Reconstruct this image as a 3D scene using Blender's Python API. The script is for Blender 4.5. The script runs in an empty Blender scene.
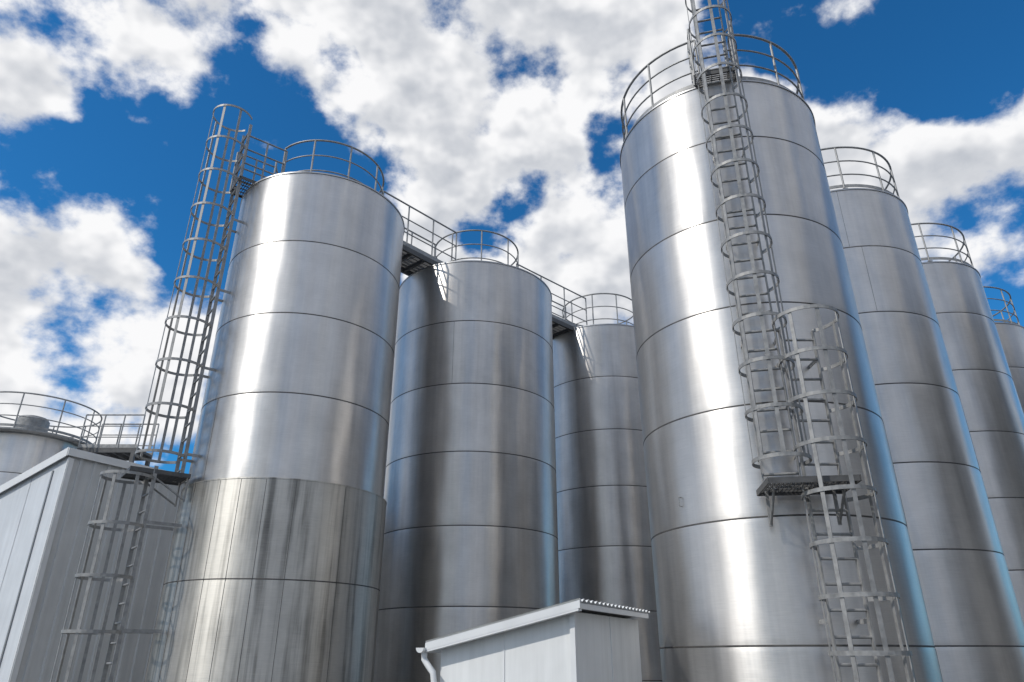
import bpy, math, random
from mathutils import Vector
random.seed(4)
rad=math.radians
sc=bpy.context.scene

# ------------------------------------------------------------------ helpers
class Acc:
    def __init__(s): s.v=[]; s.f=[]
    def tube(s,pts,r,n=8,closed=False,r2=None):
        pts=[Vector(p) for p in pts]; m=len(pts); base=len(s.v)
        for i,p in enumerate(pts):
            if closed: t=pts[(i+1)%m]-pts[i-1]
            else: t=pts[min(i+1,m-1)]-pts[max(i-1,0)]
            t.normalize()
            a=Vector((0,0,1)) if abs(t.z)<0.95 else Vector((1,0,0))
            x=t.cross(a).normalized(); y=x.cross(t).normalized()
            for k in range(n):
                an=2*math.pi*(k+.5)/n
                s.v.append(p+x*math.cos(an)*r+y*math.sin(an)*(r2 or r))
        for i in range(m if closed else m-1):
            for k in range(n):
                a=base+i*n+k; b=base+i*n+(k+1)%n
                c=base+((i+1)%m)*n+(k+1)%n; d=base+((i+1)%m)*n+k
                s.f.append((a,b,c,d))
        if not closed:
            s.f.append(tuple(base+k for k in range(n))[::-1])
            s.f.append(tuple(base+(m-1)*n+k for k in range(n)))
    def box(s,c,ax,ay,az):
        c=Vector(c);ax=Vector(ax);ay=Vector(ay);az=Vector(az);b=len(s.v)
        for i in (-1,1):
            for j in (-1,1):
                for k in (-1,1): s.v.append(c+ax*i+ay*j+az*k)
        for q in ((0,1,3,2),(4,6,7,5),(0,4,5,1),(2,3,7,6),(0,2,6,4),(1,5,7,3)):
            s.f.append(tuple(b+i for i in q))
    def revolve(s,prof,n=128,cx=0,cy=0):
        b=len(s.v); m=len(prof)
        for r,z in prof:
            for k in range(n):
                a=2*math.pi*k/n; s.v.append(Vector((cx+r*math.cos(a),cy+r*math.sin(a),z)))
        for i in range(m-1):
            for k in range(n):
                s.f.append((b+i*n+k,b+i*n+(k+1)%n,b+(i+1)*n+(k+1)%n,b+(i+1)*n+k))
    def obj(s,name,mat,parent=None,loc=(0,0,0),smooth=True,angle=35):
        me=bpy.data.meshes.new(name); me.from_pydata([tuple(v) for v in s.v],[],s.f); me.validate()
        o=bpy.data.objects.new(name,me); sc.collection.objects.link(o)
        me.materials.append(mat)
        if smooth:
            me.shade_smooth()
            try: me.set_sharp_from_angle(angle=rad(angle))
            except Exception: pass
        o.location=loc
        if parent: o.parent=parent
        return o
def empty(name,loc=(0,0,0)):
    e=bpy.data.objects.new(name,None); sc.collection.objects.link(e); e.location=loc; e.empty_display_size=.3
    return e

class NT:
    def __init__(s,nt): s.nt=nt; s.L=nt.links
    def n(s,t,**k):
        nd=s.nt.nodes.new(t)
        for a,b in k.items(): setattr(nd,a,b)
        return nd
    def _set(s,inp,v):
        if isinstance(v,bpy.types.NodeSocket): s.L.new(v,inp)
        else: inp.default_value=v
    def math(s,op,a,b=0.0,c=None,clamp=False):
        nd=s.n('ShaderNodeMath',operation=op); nd.use_clamp=clamp
        s._set(nd.inputs[0],a); s._set(nd.inputs[1],b)
        if c is not None: s._set(nd.inputs[2],c)
        return nd.outputs[0]
    def vmath(s,op,a,b=(0,0,0),out=0):
        nd=s.n('ShaderNodeVectorMath',operation=op); s._set(nd.inputs[0],a); s._set(nd.inputs[1],b)
        return nd.outputs[out]
    def scale(s,a,f):
        nd=s.n('ShaderNodeVectorMath',operation='SCALE'); s._set(nd.inputs[0],a); s._set(nd.inputs[3],f); return nd.outputs[0]
    def noise(s,vec,scale,detail=4,rough=.5,col=False,dist=0):
        nd=s.n('ShaderNodeTexNoise'); s._set(nd.inputs['Vector'],vec)
        nd.inputs['Scale'].default_value=scale; nd.inputs['Detail'].default_value=detail
        nd.inputs['Roughness'].default_value=rough; nd.inputs['Distortion'].default_value=dist
        return nd.outputs['Color' if col else 'Fac']
    def mr(s,v,a,b,c,d,smooth=False):
        nd=s.n('ShaderNodeMapRange'); 
        if smooth: nd.interpolation_type='SMOOTHSTEP'
        s._set(nd.inputs[0],v)
        for i,x in enumerate((a,b,c,d)): s._set(nd.inputs[i+1],x)
        return nd.outputs[0]
    def mix(s,f,a,b,bt='MIX'):
        nd=s.n('ShaderNodeMix',data_type='RGBA',blend_type=bt)
        s._set(nd.inputs[0],f); s._set(nd.inputs[6],a); s._set(nd.inputs[7],b)
        return nd.outputs[2]
def newmat(name):
    m=bpy.data.materials.new(name); m.use_nodes=True
    N=NT(m.node_tree); bs=m.node_tree.nodes['Principled BSDF']
    return m,N,bs
def C(r,g=None,b=None):
    if g is None: g=b=r
    return (r,g,b,1)

# ------------------------------------------------------------------ materials
def steel_mat(name,seam0,spacing,seed=0.0,stain=0.0,dark=1.0):
    m,N,bs=newmat(name)
    tc=N.n('ShaderNodeTexCoord'); ob=tc.outputs['Object']
    sep=N.n('ShaderNodeSeparateXYZ'); N.L.new(ob,sep.inputs[0]); z=sep.outputs[2]
    off=N.vmath('ADD',ob,(seed*13.1,seed*7.7,seed*3.3))
    ci=N.math('FLOOR',N.math('DIVIDE',N.math('SUBTRACT',z,seam0),spacing))
    wn=N.n('ShaderNodeTexWhiteNoise',noise_dimensions='1D'); N.L.new(N.math('ADD',ci,seed*5.37),wn.inputs['W'])
    course=wn.outputs['Value']
    st=N.noise(N.vmath('MULTIPLY',off,(1,1,.05)),6,3,.65)        # long vertical streaks
    br=N.noise(N.vmath('MULTIPLY',off,(.25,.25,9)),20,1,.7)      # circumferential polish lines
    bl=N.noise(off,1.3,4,.65)                                    # blotches
    v=N.math('ADD',N.math('MULTIPLY',N.math('SUBTRACT',st,.5),.28),
             N.math('ADD',N.math('MULTIPLY',N.math('SUBTRACT',bl,.5),.28),
             N.math('ADD',N.math('MULTIPLY',N.math('SUBTRACT',course,.5),.11),
                    N.math('MULTIPLY',N.math('SUBTRACT',br,.5),.16))))
    v=N.math('ADD',v,.62*dark)
    if stain>0:
        s1=N.noise(N.vmath('MULTIPLY',off,(1,1,.03)),9,4,.6)
        s3=N.noise(N.vmath('MULTIPLY',off,(1,1,.3)),2.2,3,.6)
        drip=N.mr(N.math('ADD',s1,N.math('MULTIPLY',N.math('SUBTRACT',s3,.5),.5)),.40,.74,0,1,True)
        v=N.math('SUBTRACT',v,N.math('MULTIPLY',drip,.34*stain))
    v=N.math('MAXIMUM',v,.08)
    cc=N.n('ShaderNodeCombineXYZ'); N.L.new(v,cc.inputs[0]); N.L.new(N.math('MULTIPLY',v,.965),cc.inputs[1]); N.L.new(N.math('MULTIPLY',v,.925 if stain==0 else .89),cc.inputs[2])
    N.L.new(cc.outputs[0],bs.inputs['Base Color'])
    bs.inputs['Metallic'].default_value=.94 if stain==0 else .84
    ro=N.math('ADD',N.math('MULTIPLY',st,.16),N.math('ADD',N.math('MULTIPLY',course,.07),N.math('ADD',N.math('MULTIPLY',br,.12),.22+.13*stain)))
    N.L.new(ro,bs.inputs['Roughness'])
    bs.inputs['Anisotropic'].default_value=.74
    bs.inputs['Anisotropic Rotation'].default_value=.25
    tg=N.n('ShaderNodeTangent',direction_type='RADIAL',axis='Z'); N.L.new(tg.outputs[0],bs.inputs['Tangent'])
    h=N.noise(N.vmath('MULTIPLY',off,(1,1,.3)),1.5,1,.4)
    b1=N.n('ShaderNodeBump'); b1.inputs['Strength'].default_value=.45; b1.inputs['Distance'].default_value=.08; N.L.new(h,b1.inputs['Height'])
    N.L.new(b1.outputs[0],bs.inputs['Normal'])
    return m
def plain(name,col,rough=.5,metal=0,var=.2,scale=3,bump=0):
    m,N,bs=newmat(name)
    tc=N.n('ShaderNodeTexCoord').outputs['Object']
    n1=N.noise(tc,scale,2,.65)
    f=N.mr(n1,.3,.7,1-var,1+var)
    N.L.new(N.scale(col[:3],f),bs.inputs['Base Color'])
    N.L.new(N.mr(n1,.3,.7,rough-.08,rough+.1),bs.inputs['Roughness'])
    bs.inputs['Metallic'].default_value=metal
    return m
def panel(name,col,rough=.45):
    """coated sheet with faint rain streaks and dirt"""
    m,N,bs=newmat(name)
    tc=N.n('ShaderNodeTexCoord').outputs['Object']
    a=N.noise(N.vmath('MULTIPLY',tc,(1,1,.06)),9,3,.6); b=N.noise(tc,1.4,3,.6)
    f=N.math('ADD',N.mr(a,.35,.75,1.03,.90),N.mr(b,.3,.7,.05,-.07))
    N.L.new(N.scale(col[:3],f),bs.inputs['Base Color']); bs.inputs['Roughness'].default_value=rough
    return m
galv=plain('galvanised_steel',(.30,.30,.295),.55,.35,.25,9)
galvd=plain('dark_grating_steel',(.11,.11,.11),.65,.4,.25,9)
weld=plain('weld_seam',(.10,.095,.09),.6,.5,.3,6)
roofm=plain('tank_roof_steel',(.40,.40,.40),.4,1,.15,2)
conc=plain('concrete',(.33,.32,.30),.85,0,.2,2)
white=panel('white_coated_metal',(.80,.81,.80),.5)
trim=plain('white_trim',(.76,.77,.77),.45,0,.06,2)
greyp=panel('grey_panel',(.60,.61,.61),.45)
lightp=panel('light_panel',(.66,.69,.72),.4)
darkp=panel('dark_cladding',(.11,.12,.13),.5)
glass=plain('window_glass',(.03,.035,.04),.15,0,.1,1)
gutm=plain('gutter_grey',(.26,.27,.28),.45,.3,.1,3)
ground_m=plain('asphalt',(.075,.074,.072),.9,0,.3,.6)

# ------------------------------------------------------------------ builders
def ring_rail(acc,cx,cy,r,z,h=1.05,posts=10,a0=0,a1=360,rails=(1,.66,.33),closed=None,tr=.022,toe=True):
    n=72
    closed=(abs(a1-a0)>=359.9) if closed is None else closed
    steps=max(8,int(n*abs(a1-a0)/360))
    angs=[rad(a0+(a1-a0)*i/steps) for i in range(steps+(0 if closed else 1))]
    for k,fz in enumerate(rails):
        acc.tube([(cx+r*math.cos(a),cy+r*math.sin(a),z+h*fz) for a in angs],tr if k==0 else tr*.7,8,closed)
    if toe:
        acc.tube([(cx+r*math.cos(a),cy+r*math.sin(a),z+.06) for a in angs],.008,4,closed,r2=.05)
    for i in range(posts+(0 if closed else 1)):
        a=rad(a0+(a1-a0)*i/posts); x=cx+r*math.cos(a); y=cy+r*math.sin(a)
        acc.tube([(x,y,z-.06),(x,y,z+h)],tr*.9,8)
        acc.box((x,y,z-.03),(.05,0,0),(0,.05,0),(0,0,.01))

def tank(cx,cy,R,H,seams,spacing,seed,rail_r,rail_gap=None,jacket=None,posts=10,railh=1.18,dark=1.0,name='steel_storage_tank',vseam=True,railz=.08):
    e=empty(name,(cx,cy,0))
    mat=steel_mat('brushed_stainless_%d'%int(seed*10),seams[0],spacing,seed,0,dark)
    zb=.35
    zs={zb,H}
    for s in seams:
        for d in (-.22,-.08,-.04,-.02,0,.02,.04,.08,.22):
            if zb<s+d<H: zs.add(round(s+d,4))
    zs=sorted(zs)
    def rr(z):
        return R-sum(.004*math.exp(-((z-s)/.035)**2) for s in seams)
    a=Acc(); a.revolve([(rr(z),z) for z in zs],192); a.obj('shell',mat,e,angle=60)
    w=Acc()
    for s in seams:
        if s<H-.1: w.revolve([(R-.005,s-.013),(R+.001,s-.007),(R+.001,s+.007),(R-.005,s+.013)],192)
    rnd=random.Random(int(seed*100))
    if vseam:
        lv=[zb]+sorted(seams)+[H]
        for i in range(len(lv)-1):
            for k in range(1):
                an=rnd.uniform(0,2*math.pi)
                pts=[((R+.000)*math.cos(an),(R+.000)*math.sin(an),z) for z in (lv[i]+.02,lv[i+1]-.02)]
                w.tube(pts,.0035,6)
    w.obj('weld_seams',weld,e)
    t=Acc(); t.revolve([(R-.01,H-.03),(R+.015,H-.03),(R+.015,H),(R-.03,H+.004),(R-.08,H+.02),(.25,H+.26),(.25,H+.42),(.0,H+.42)],128)
    t.obj('roof',roofm,e,angle=25)
    b=Acc(); b.revolve([(R+.25,0),(R+.25,.3),(R+.2,.35),(R-.05,.352)],96); b.obj('plinth',conc,e)
    g=Acc()
    if rail_gap: 
        a0,a1=rail_gap[1],rail_gap[0]+360
        ring_rail(g,0,0,rail_r,H+railz,railh,posts,a0,a1,closed=False)
    else: ring_rail(g,0,0,rail_r,H+railz,railh,posts)
    g.obj('guard_rail',galv,e)
    if jacket:
        jm=steel_mat('stained_jacket_%d'%int(seed*10),seams[0],spacing,seed+2.2,.9,.97)
        jr=R+.06; jz=jacket
        zs=[.36]+[x for s in seams if s<jz-.2 for x in (s-.12,s-.04,s,s+.04,s+.12)]+[jz-.02]
        zs=sorted(zs)
        j=Acc(); j.revolve([(jr-sum(.003*math.exp(-((z-s)/.03)**2) for s in seams if s<jz-.2),z) for z in zs]+[(jr+.006,jz-.02),(jr+.006,jz),(R-.005,jz+.012)],192)
        j.obj('insulation_jacket',jm,e,angle=40)
        w=Acc()
        for s in seams:
            if s<jz-.2: w.revolve([(jr-.004,s-.012),(jr+.001,s-.006),(jr+.001,s+.006),(jr-.004,s+.012)],192)
        for an in (208,232,251,263,276,291,318,20,70,120):
            x=math.cos(rad(an));y=math.sin(rad(an))
            w.tube([((jr)*x,(jr)*y,.4),((jr)*x,(jr)*y,jz-.03)],.004,6)
        w.obj('jacket_seams',weld,e)
    return e

def ladder(name,cx,cy,R,ang,z0,z1,c0,c1,stand=.2,w=.22,cr=.34,hoop=.78,brk=1.6,straps=5,so=0):
    e=empty(name,(cx,cy,0))
    n=Vector((math.cos(rad(ang)),math.sin(rad(ang)),0)); t=Vector((-n.y,n.x,0)); Z=Vector((0,0,1))
    L=R+stand; g=Acc()
    for s in (-1,1):
        p=n*L+t*(w*s)
        g.box(p+Z*((z0+z1)/2),t*.010,n*.030,Z*((z1-z0)/2))
    g.obj('stringers',galv,e,smooth=False)
    g=Acc(); z=z0+.15
    while z<z1-.05:
        g.tube([n*L-t*w+Z*z,n*L+t*w+Z*z],.018,8); z+=.28
    g.obj('rungs',galv,e)
    g=Acc(); z=z0+.4
    while z<min(z1,10.2):
        for s in (-1,1):
            q=t*(w*s)
            g.box(n*(R+stand/2-.01)+q+Z*z,n*(stand/2+.01),t*.006,Z*.025)
        z+=brk
    if len(g.v): g.obj('wall_brackets',galv,e,smooth=False)
    a0=math.asin(min(1,w/cr)); cc=cr*math.cos(a0)
    def cp(a): return n*(L+cc-cr*math.cos(a))+t*(cr*math.sin(a))
    g=Acc(); k=int(round((c1-c0)/hoop)); 
    for i in range(k+1):
        z=c0+(c1-c0)*i/k
        m=26; g.tube([cp(a0+(2*math.pi-2*a0)*j/m)+Z*z for j in range(m+1)],.008,4,r2=.033)
    g.obj('cage_hoops',galv,e,smooth=False)
    g=Acc()
    for i in range(straps):
        a=a0+(2*math.pi-2*a0)*(i+1)/(straps+1)
        p=cp(a); d=Vector((p.x,p.y,0))-n*(L+cc); d.normalize(); u=Vector((-d.y,d.x,0))
        g.box(p-d*.013+Z*((c0+c1)/2),d*.005,u*.024,Z*((c1-c0)/2+.01))
    g.obj('cage_straps',galv,e,smooth=False)
    return e,n,t

def grating(acc,c,u,v,hu,hv,z,step=.045):
    c=Vector(c); Z=Vector((0,0,1)); c.z=z
    k=int(2*hu/step)
    for i in range(k+1):
        acc.box(c+u*(-hu+2*hu*i/k),u*.004,v*hv,Z*.015)
    k=max(2,int(2*hv/.12))
    for i in range(k+1):
        acc.box(c+v*(-hv+2*hv*i/k)-Z*.001,u*hu,v*.005,Z*.011)
    for s in (-1,1):
        acc.box(c+u*(s*(hu+.01))-Z*.01,u*.006,v*(hv+.015),Z*.035)
        acc.box(c+v*(s*(hv+.01))-Z*.011,u*hu,v*.006,Z*.035)

def catwalk(P,Q,z,width=.75,h=1.18,posts=3,name='steel_catwalk',legs=None):
    P=Vector((*P,0)); Q=Vector((*Q,0)); e=empty(name,((P+Q)/2)); 
    d=(Q-P); Ln=d.length; d.normalize(); s=Vector((-d.y,d.x,0)); Z=Vector((0,0,1)); c=Vector((0,0,0))
    g=Acc(); grating(g,c,d,s,Ln/2,width/2,z,.035); g.obj('deck_grating',galvd,e,smooth=False)
    g=Acc()
    for k in (-1,1):
        o=s*(k*(width/2+.04))
        g.box(o+Z*(z-.06),d*(Ln/2),s*.03,Z*.065)
        if legs is not None:
            for q in legs:
                g.box(o+d*(q*Ln/2)+Z*((z-.1)/2),d*.05,s*.05,Z*((z-.1)/2))
    for i in range(6):
        g.box(d*(-Ln/2+Ln*(i+.5)/6)+Z*(z-.075),d*.025,s*(width/2),Z*.045)
    g.obj('beams',galvd,e,smooth=False)
    g=Acc()
    for k in (-1,1):
        o=s*(k*(width/2+.04))
        for f,r in ((1,.022),(.66,.016),(.33,.016)):
            g.tube([o-d*(Ln/2)+Z*(z+h*f),o+d*(Ln/2)+Z*(z+h*f)],r,8)
        g.box(o+Z*(z+.07),d*(Ln/2),s*.004,Z*.05)
        for i in range(posts+1):
            p=o+d*(-Ln/2+Ln*i/posts); g.tube([p+Z*(z-.05),p+Z*(z+h)],.020,8)
    g.obj('handrails',galv,e)
    return e

# ------------------------------------------------------------------ tanks
H=10.46
A=(-4.165,13.05); B=(3.81,10.49); Cc=(-.985,16.58); D=(2.85,20.3); E=(7.27,13.73); F=(10.67,16.7); G=(14.2,20.2)
LA=217.7; LB=256; LB2=269.5
def sm(top,sp): 
    o=[]; z=top
    while z>.6: o.append(z); z-=sp
    return o
tank(*A,1.75,H,[8.85,7.32,5.79,4.26,2.73,1.2],1.53,.3,1.2,rail_gap=(205,231),jacket=4.3,posts=9)
tank(*Cc,2.04,H-.1,sm(8.75,1.55),1.55,1.4,1.15,dark=.9,posts=9,railz=.2,railh=1.25)
tank(*D,1.9,H+.08,sm(8.9,1.55),1.55,2.5,1.2,dark=.87,railh=1.3)
eB=tank(*B,1.75,10.32,sm(9.15,1.48),1.48,3.6,1.66,rail_gap=(248,264),posts=11,railh=1.05)
tank(*E,1.69,H+.15,sm(9.2,1.48),1.48,4.7,1.6,posts=11,railh=1.08)
tank(*F,1.70,H+.15,sm(9.2,1.48),1.48,5.8,1.62,posts=11,railh=1.1)
tank(*G,1.75,H+.15,sm(9.2,1.48),1.48,6.9,1.62,posts=11)
g=Acc()
def cyl(R,a,z): return Vector((R*math.cos(rad(a)),R*math.sin(rad(a)),z))
g.tube([cyl(1.74,211,3.50),cyl(1.79,211,3.50),cyl(1.79,211,3.62),cyl(1.74,211,3.62)],.009,8)
g.obj('lifting_lug',galv,eB)
Hc=(-14.1,19.9)
e=tank(*Hc,1.4,7.3,sm(6.2,1.45),1.45,7.4,1.62,posts=10,railh=1.0,dark=1.2)
g=Acc(); g.revolve([(1.35,7.31),(1.72,7.31),(1.72,7.35),(1.3,7.35)],96); g.obj('walkway_rim',galv,e)
g=Acc(); g.revolve([(.42,7.45),(.42,7.95),(.36,8.03),(.2,8.08),(.0,8.10)],48,.1,-.3); g.obj('manway_hatch',galv,e)
catwalk((-12.4,19.9),(-10.7,19.9),7.1,.8,1.0,3,legs=(.9,))

# ------------------------------------------------------------------ ladders
ladder('caged_ladder',*A,1.75,LA,4.4,12.0,4.75,12.15,hoop=.80,cr=.40)
ladder('caged_ladder',*A,1.85,LA+3,.0,4.5,1.2,4.3,stand=.55,hoop=.80,cr=.40)
ladder('caged_ladder',*B,1.75,LB,3.55,12.3,3.8,12.4,hoop=.62)
ladder('caged_ladder',*B,1.75,LB2,.0,5.6,1.1,5.6,hoop=.56,stand=.28,cr=.40)
Z=Vector((0,0,1))
def landing(cx,cy,R,ang,z,hu,hv,off,so=0):
    e=empty('ladder_platform',(cx,cy,0))
    n=Vector((math.cos(rad(ang)),math.sin(rad(ang)),0)); t=Vector((-n.y,n.x,0))
    c=n*(R+off)+t*so; g=Acc(); grating(g,c,t,n,hu,hv,z,.05); g.obj('grating',galvd,e,smooth=False)
    g=Acc()
    for s in (-1,1):
        g.tube([c+t*(s*hu*.8)-n*hv+Z*(z-.4),c+t*(s*hu*.8)+n*(hv*.3)+Z*(z-.05)],.016,6)
        g.box(c+t*(s*hu*.8)-n*(hv+.0)+Z*(z-.2),n*.012,t*.02,Z*.22)
    g.obj('support_brackets',galv,e,smooth=False)
landing(*A,1.75,LA,4.42,.34,.45,.55)
landing(*B,1.75,(LB+LB2)/2-.5,3.5,.50,.34,.45)
def stepoff(cx,cy,ang,r0,r1,z):
    e=empty('access_gangway',(cx,cy,0)); n=Vector((math.cos(rad(ang)),math.sin(rad(ang)),0)); t=Vector((-n.y,n.x,0))
    g=Acc()
    for s in (-1,1):
        o=t*(s*.34)
        for f in (1.05,.7,.35): g.tube([o+n*r0+Z*(z+f),o+n*r1+Z*(z+f)],.018,8)
        for q in (r0,(r0+r1)/2,r1): g.tube([o+n*q+Z*z,o+n*q+Z*(z+1.05)],.02,8)
    g.obj('handrails',galv,e)
    g=Acc(); grating(g,n*((r0+r1)/2),n,t,(r1-r0)/2,.32,z); g.obj('grating',galvd,e,smooth=False)
stepoff(*A,LA,1.15,1.98,H+.1)
stepoff(*B,LB,1.5,1.95,10.36)

# ------------------------------------------------------------------ catwalks
def between(P,Q,rp,rq):
    P=Vector(P);Q=Vector(Q); d=(Q-P).normalized(); return tuple(P+d*rp),tuple(Q-d*rq)
catwalk(*between(A,Cc,1.2,1.15),H+.1,.75,1.18,3)
catwalk(*between(Cc,D,1.15,1.2),H+.12,.75,1.2,3)

# ------------------------------------------------------------------ left building
def building():
    P1=Vector((-8.69,13.43,0)); dr=Vector((.5,.866,0)).normalized(); dl=Vector((-dr.y,dr.x,0))
    e=empty('industrial_building',P1)
    W=9.0; Ln=7.0; h=5.3; slope=math.tan(rad(13))
    def top(a): return h-a*slope
    g=Acc()
    a=0; pw=1.15
    while a<W-.01:
        a2=min(a+pw,W); q0=dl*(a+.008); q1=dl*(a2-.008)
        g.v+= [q0,q1,q1+Z*top(a2),q0+Z*top(a)]; k=len(g.v); g.f.append((k-4,k-1,k-2,k-3))
        a=a2
    g.v+=[dr*.02,dr*.02+dl*W,dr*.02+dl*W+Z*top(W),dr*.02+Z*top(0)];k=len(g.v); g.f.append((k-4,k-1,k-2,k-3))
    g.obj('end_wall',lightp,e,smooth=False)
    g=Acc(); x=0; prof=[]
    out=-dl
    while x<Ln:
        prof+=[(x,0),(x+.21,0),(x+.225,.03),(x+.275,.03),(x+.29,0)]; x+=.29
    for (u,o) in prof:
        g.v.append(dr*u+out*o); g.v.append(dr*u+out*o+Z*h)
    for i in range(len(prof)-1): g.f.append((2*i,2*i+2,2*i+3,2*i+1))
    g.obj('ribbed_side_wall',greyp,e,smooth=False)
    g=Acc()
    o=.05; r=[-dl*o-dr*o+Z*(h+.02+o*slope),-dl*o+dr*(Ln+o)+Z*(h+.02+o*slope),dl*(W+o)+dr*(Ln+o)+Z*(top(W)+.02-o*slope),dl*(W+o)-dr*o+Z*(top(W)+.02-o*slope)]
    g.v+=r+[x+Z*.05 for x in r]
    g.f+=[(3,2,1,0),(4,5,6,7),(0,1,5,4),(1,2,6,5),(2,3,7,6),(3,0,4,7)]
    g.obj('roof',greyp,e,smooth=False)
    g=Acc()
    sl=(dl-Z*slope)
    g.box(dl*(W/2)-dr*(.02+o)+Z*(top(W/2)+.0),sl*(W/2+.05),dr*.010,Z*.085)
    g.box(dr*(Ln/2)+out*(o+.02)+Z*(h+.01),dr*(Ln/2+.07),out*.010,Z*.075)
    g.box(out*.03-dr*.012+Z*(h/2-.05),out*.035,dr*.004,Z*(h/2-.05))
    g.box(out*.045+dr*.03+Z*(h/2-.05),out*.004,dr*.06,Z*(h/2-.05))
    g.obj('edge_trim',trim,e,smooth=False)
    g=Acc()
    g.box(dl*.42-dr*.012+Z*(h/2-.15),dl*.02,dr*.008,Z*(h/2-.15))
    g.obj('joint_cover',gutm,e,smooth=False)
    g=Acc()
    g.v+=[dl*W,dl*W+dr*Ln,dl*W+dr*Ln+Z*top(W),dl*W+Z*top(W), dr*Ln,dr*Ln+Z*h]
    g.f+=[(0,1,2,3),(4,5,2,1)]
    g.obj('rear_walls',greyp,e,smooth=False)
building()

# ------------------------------------------------------------------ warehouse added unseen beside the yard, invented to give the tanks dark reflections
def reflection_building():
    e=empty('added_reflection_building',(19,-9,0)); W=22; Dp=16; h=12.5
    g=Acc(); y=0; prof=[]
    while y<W-.1:
        prof+=[(y,0),(y+.34,0),(y+.37,-.05),(y+.47,-.05),(y+.5,0)]; y+=.5
    for (u,o) in prof: g.v+=[Vector((o,u,.6)),Vector((o,u,h))]
    for i in range(len(prof)-1): g.f.append((2*i,2*i+1,2*i+3,2*i+2))
    g.box((Dp/2+.01,W/2,h/2),(Dp/2-.02,0,0),(0,W/2-.01,0),(0,0,h/2-.02))
    g.obj('cladding',darkp,e,smooth=False)
    g=Acc(); g.box((Dp/2,W/2,h+.12),(Dp/2+.15,0,0),(0,W/2+.15,0),(0,0,.12)); g.obj('parapet',gutm,e,smooth=False)
    g=Acc(); g.box((-.01,W/2,.3),(.08,0,0),(0,W/2,0),(0,0,.29)); g.obj('plinth',conc,e,smooth=False)
    g=Acc()
    for i in range(6): g.box((-.05,2.4+i*3.4,8.6),(.03,0,0),(0,1.2,0),(0,0,.6))
    g.obj('windows',glass,e,smooth=False)
    g=Acc()
    for i in range(2):
        for k in range(14): g.box((-.09,5+i*9,.8+k*.27),(.03,0,0),(0,1.8,0),(0,0,.125))
    g.obj('roller_doors',greyp,e,smooth=False)
reflection_building()

# ------------------------------------------------------------------ shed in front of tank B
def shed():
    P=Vector((.725,7.97,0)); dr=Vector((1.17,2.15,0)).normalized(); dl=Vector((-dr.y,dr.x,0))
    e=empty('utility_shed',P); h=2.19; sl=math.tan(rad(11.5)); W=1.98; Ln=2.35
    s=dl-Z*sl
    g=Acc(); k=160; 
    for i in range(k+1):
        u=Ln*i/k; w=.016*math.cos(u/.125*2*math.pi)
        for q in (0,1): 
            p=dr*u+s*(W*q)+Z*(h+w); g.v.append(p)
    for i in range(k+1):
        g.v.append(g.v[2*i]-Z*.006); g.v.append(g.v[2*i+1]-Z*.006)
    m=2*(k+1)
    for i in range(k):
        g.f.append((2*i,2*i+2,2*i+3,2*i+1)); g.f.append((m+2*i,m+2*i+1,m+2*i+3,m+2*i+2))
        g.f.append((2*i,m+2*i,m+2*i+2,2*i+2)); g.f.append((2*i+1,2*i+3,m+2*i+3,m+2*i+1))
    g.obj('corrugated_roof',white,e)
    g=Acc()
    g.box(s*(W/2)+dr*.01+Z*(h-.045),s*(W/2),dr*.012,Z*.04)
    g.box(s*(W/2)+dr*.045+Z*(h-.095),s*(W/2-.02),dr*.045,Z*.012)
    g.box(dr*(Ln/2)+dl*.035+Z*(h-.06),dr*(Ln/2-.03),dl*.02,Z*.028)
    g.obj('fascia_trim',trim,e,smooth=False)
    i=.16; g=Acc()
    a=dr*i+dl*i; b=dr*i+dl*(W-.12); c=dr*(Ln-.05)+dl*i; d=dr*(Ln-.05)+dl*(W-.12)
    def zt(q): return h-.075-sl*q
    g.v+=[a,b,b+Z*zt(W-.12),a+Z*zt(i), c,c+Z*zt(i), d,d+Z*zt(W-.12)]
    g.f+=[(0,3,2,1),(0,4,5,3),(1,2,7,6),(4,6,7,5)]
    g.obj('walls',white,e,smooth=False)
    g=Acc()
    g.box(a-dr*.008-dl*.008+Z*(zt(i)/2),dr*.03,dl*.03,Z*(zt(i)/2-.01))
    g.box(dr*(i-.004)+dl*(i+.85)+Z*(zt(i+.88)/2),dl*.006,dr*.005,Z*(zt(i+.88)/2-.01))
    g.box(dl*(i-.004)+dr*(i+1.1)+Z*(zt(i)/2),dr*.006,dl*.005,Z*(zt(i)/2-.01))
    g.obj('wall_joints',trim,e,smooth=False)
    g=Acc(); q=s*(W+.04)+Z*(h-.07)
    n=10; base=len(g.v)
    for u in (-.05,Ln+.02):
        for j in range(n+1):
            an=math.pi+math.pi*j/n
            g.v.append(q+dr*u+dl*(.055*math.cos(an))+Z*(.055*math.sin(an)+.02))
    for j in range(n): g.f.append((base+j,base+j+1,base+n+1+j+1,base+n+1+j))
    g.f.append(tuple(base+j for j in range(n+1))); g.f.append(tuple(base+n+1+j for j in range(n+1)))
    p=q+dr*.05
    g.tube([p-Z*.03,p-Z*.1,p-Z*.17-dl*.06,p-Z*.24-dl*.13,p-Z*.34-dl*.15,Vector((p.x,p.y,.1))-dl*.15],.036,14)
    g.tube([p-Z*.36-dl*.15,p-Z*.42-dl*.15],.043,14)
    g.obj('gutter_and_downpipe',trim,e)
shed()

# ------------------------------------------------------------------ ground
g=Acc(); g.v+=[Vector((x,y,0)) for x,y in ((-2500,-2500),(2500,-2500),(2500,2500),(-2500,2500))]; g.f.append((0,1,2,3))
g.obj('ground',ground_m,smooth=False)

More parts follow.
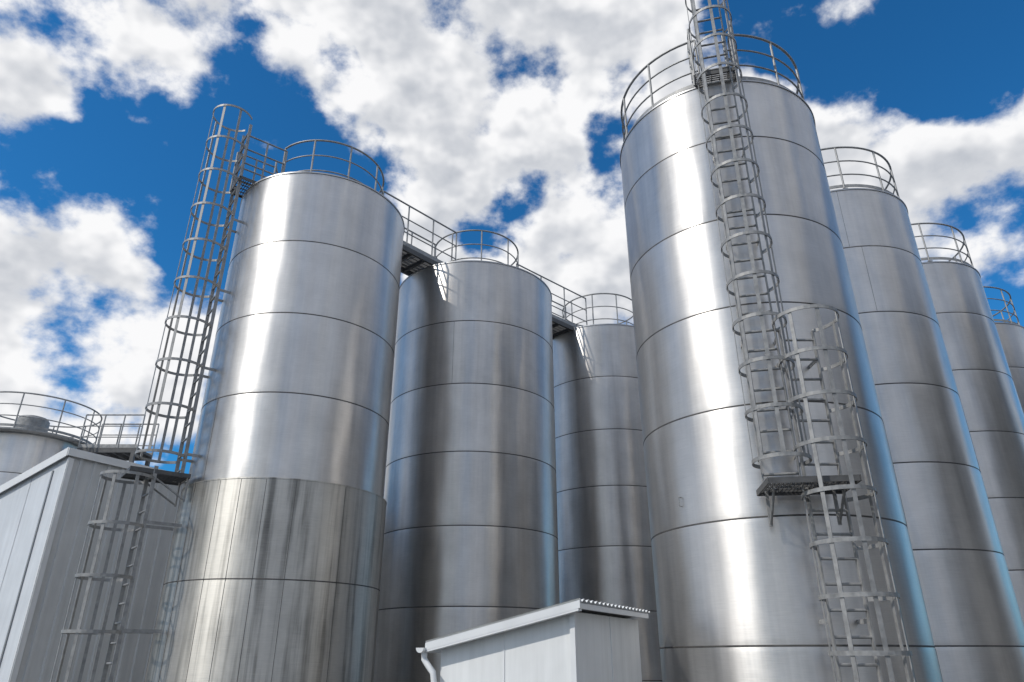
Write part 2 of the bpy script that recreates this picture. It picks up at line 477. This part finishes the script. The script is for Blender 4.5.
# ------------------------------------------------------------------ sky with broken cumulus
sun_ang=212; sun_el=42
sd=Vector((math.cos(rad(sun_ang))*math.cos(rad(sun_el)),math.sin(rad(sun_ang))*math.cos(rad(sun_el)),math.sin(rad(sun_el))))
w=bpy.data.worlds.new('World'); sc.world=w; w.use_nodes=True
nt=w.node_tree
for x in list(nt.nodes): nt.nodes.remove(x)
N=NT(nt)
out=N.n('ShaderNodeOutputWorld')
sky=N.n('ShaderNodeTexSky',sky_type='NISHITA'); sky.sun_disc=False; sky.sun_elevation=rad(sun_el); sky.sun_rotation=rad(90-sun_ang)%(2*math.pi)
sky.air_density=1.0; sky.dust_density=.3; sky.ozone_density=2.5
skc=N.mix(1.0,sky.outputs[0],C(.16,.70,1.06),'MULTIPLY')
bg1=N.n('ShaderNodeBackground'); N.L.new(skc,bg1.inputs[0]); bg1.inputs[1].default_value=.125
tc=N.n('ShaderNodeTexCoord'); d0=tc.outputs['Generated']
wn=N.noise(d0,6.0,2,.6)
wv=N.n('ShaderNodeCombineXYZ'); wo=N.math('SUBTRACT',wn,.5); N.L.new(wo,wv.inputs[0]); N.L.new(N.math('MULTIPLY',wo,-.6),wv.inputs[1]); N.L.new(wo,wv.inputs[2])
d1=N.vmath('ADD',d0,N.scale(wv.outputs[0],.22))
def vec(az,el): 
    a=rad(az);e=rad(el); return (math.sin(a)*math.cos(e),math.cos(a)*math.cos(e),math.sin(e))
clouds=[(-37,41,11),(-28.5,41,7.5),(-45,38,6),(-37,23.5,9.5),(-31.5,26,5),(-35,17.5,8),
 (-6.8,46,8),(-12.7,42,5),(3,41.5,7.5),(6.0,35.7,5),(5.4,49,7),(-4.2,38.5,5),(-6,33,3.5),(7.4,30.5,6.5),
 (30,40.5,6),(29.7,36,5),(15.8,44.5,6),(38.4,31,8.5),(34.8,35,5)]
blues=[(-39.5,32.0,4.6),(-30.6,32,5.5),(-22.5,44,4.5),(-21,39,6),(-13.5,36.0,5.0),(-24,31,7),(37.2,42,6.5),(43,38,4.5),(26.4,48.5,4.5),(10.5,42.3,2.6),(-1.2,35.0,3.4)]
def blobsum(lst):
    tot=None
    for az,el,r in lst:
        v=Vector(vec(az,el)); k=1/(1-math.cos(rad(r*1.4)))
        dt=N.vmath('DOT_PRODUCT',d1,tuple(v*k),out=1)
        s=N.math('SUBTRACT',dt,k-1,clamp=True)
        tot=s if tot is None else N.math('ADD',tot,s)
    return tot
d1=N.vmath('NORMALIZE',d1)
cl=N.math('MINIMUM',N.math('MULTIPLY',blobsum(clouds),1.2),1.0); bl=N.math('MINIMUM',N.math('MULTIPLY',blobsum(blues),1.2),1.0)
sp=N.n('ShaderNodeSeparateXYZ'); N.L.new(d0,sp.inputs[0])
back=N.math('ADD',N.mr(sp.outputs[1],.45,-.1,0,.10),N.mr(sp.outputs[2],.30,.05,0,.12))
sc3=N.vmath('MULTIPLY',d0,(1,1,1.3))
n1=N.noise(sc3,5.2,8,.57)
sdo=N.vmath('ADD',sc3,tuple(Vector((sd.x,sd.y*.3,sd.z+.8)).normalized()*.030)); n2=N.noise(sdo,5.2,4,.55)
n3=N.noise(sc3,5.2,4,.55)
dens=N.math('ADD',N.math('ADD',N.math('MULTIPLY',N.math('SUBTRACT',n1,.5),1.45),-.052),
     N.math('ADD',back,N.math('SUBTRACT',N.math('MULTIPLY',cl,.20),N.math('MULTIPLY',bl,.20))))
fac=N.mr(dens,-.05,.12,0,1,True)
relief=N.mr(N.math('SUBTRACT',n3,n2),-.085,.085,0,1,True)
lit=N.math('ADD',N.math('MULTIPLY',relief,.70),N.mr(dens,.02,.42,.60,.08),clamp=True)
cc=N.mix(lit,C(.36,.40,.47),C(.96,.96,.97))
bg2=N.n('ShaderNodeBackground'); N.L.new(cc,bg2.inputs[0]); bg2.inputs[1].default_value=1.0
mx=N.n('ShaderNodeMixShader'); N.L.new(fac,mx.inputs[0]); N.L.new(bg1.outputs[0],mx.inputs[1]); N.L.new(bg2.outputs[0],mx.inputs[2])
N.L.new(mx.outputs[0],out.inputs[0])

sl=bpy.data.lights.new('sun','SUN'); sl.energy=2.4; sl.angle=rad(.5); sl.color=(1,.95,.88)
so=bpy.data.objects.new('sun',sl); sc.collection.objects.link(so); so.rotation_euler=sd.to_track_quat('Z','Y').to_euler(); so.location=(-20,-10,25)

# ------------------------------------------------------------------ camera
cam=bpy.data.cameras.new('camera'); co=bpy.data.objects.new('camera',cam); sc.collection.objects.link(co)
cam.sensor_width=36; cam.lens=24.6; cam.clip_end=6000; cam.clip_start=.05
co.location=(0,0,1.6); co.rotation_euler=(rad(90+24.5),0,0)
sc.camera=co
sc.view_settings.view_transform='Standard'; sc.view_settings.look='None'; sc.view_settings.exposure=0
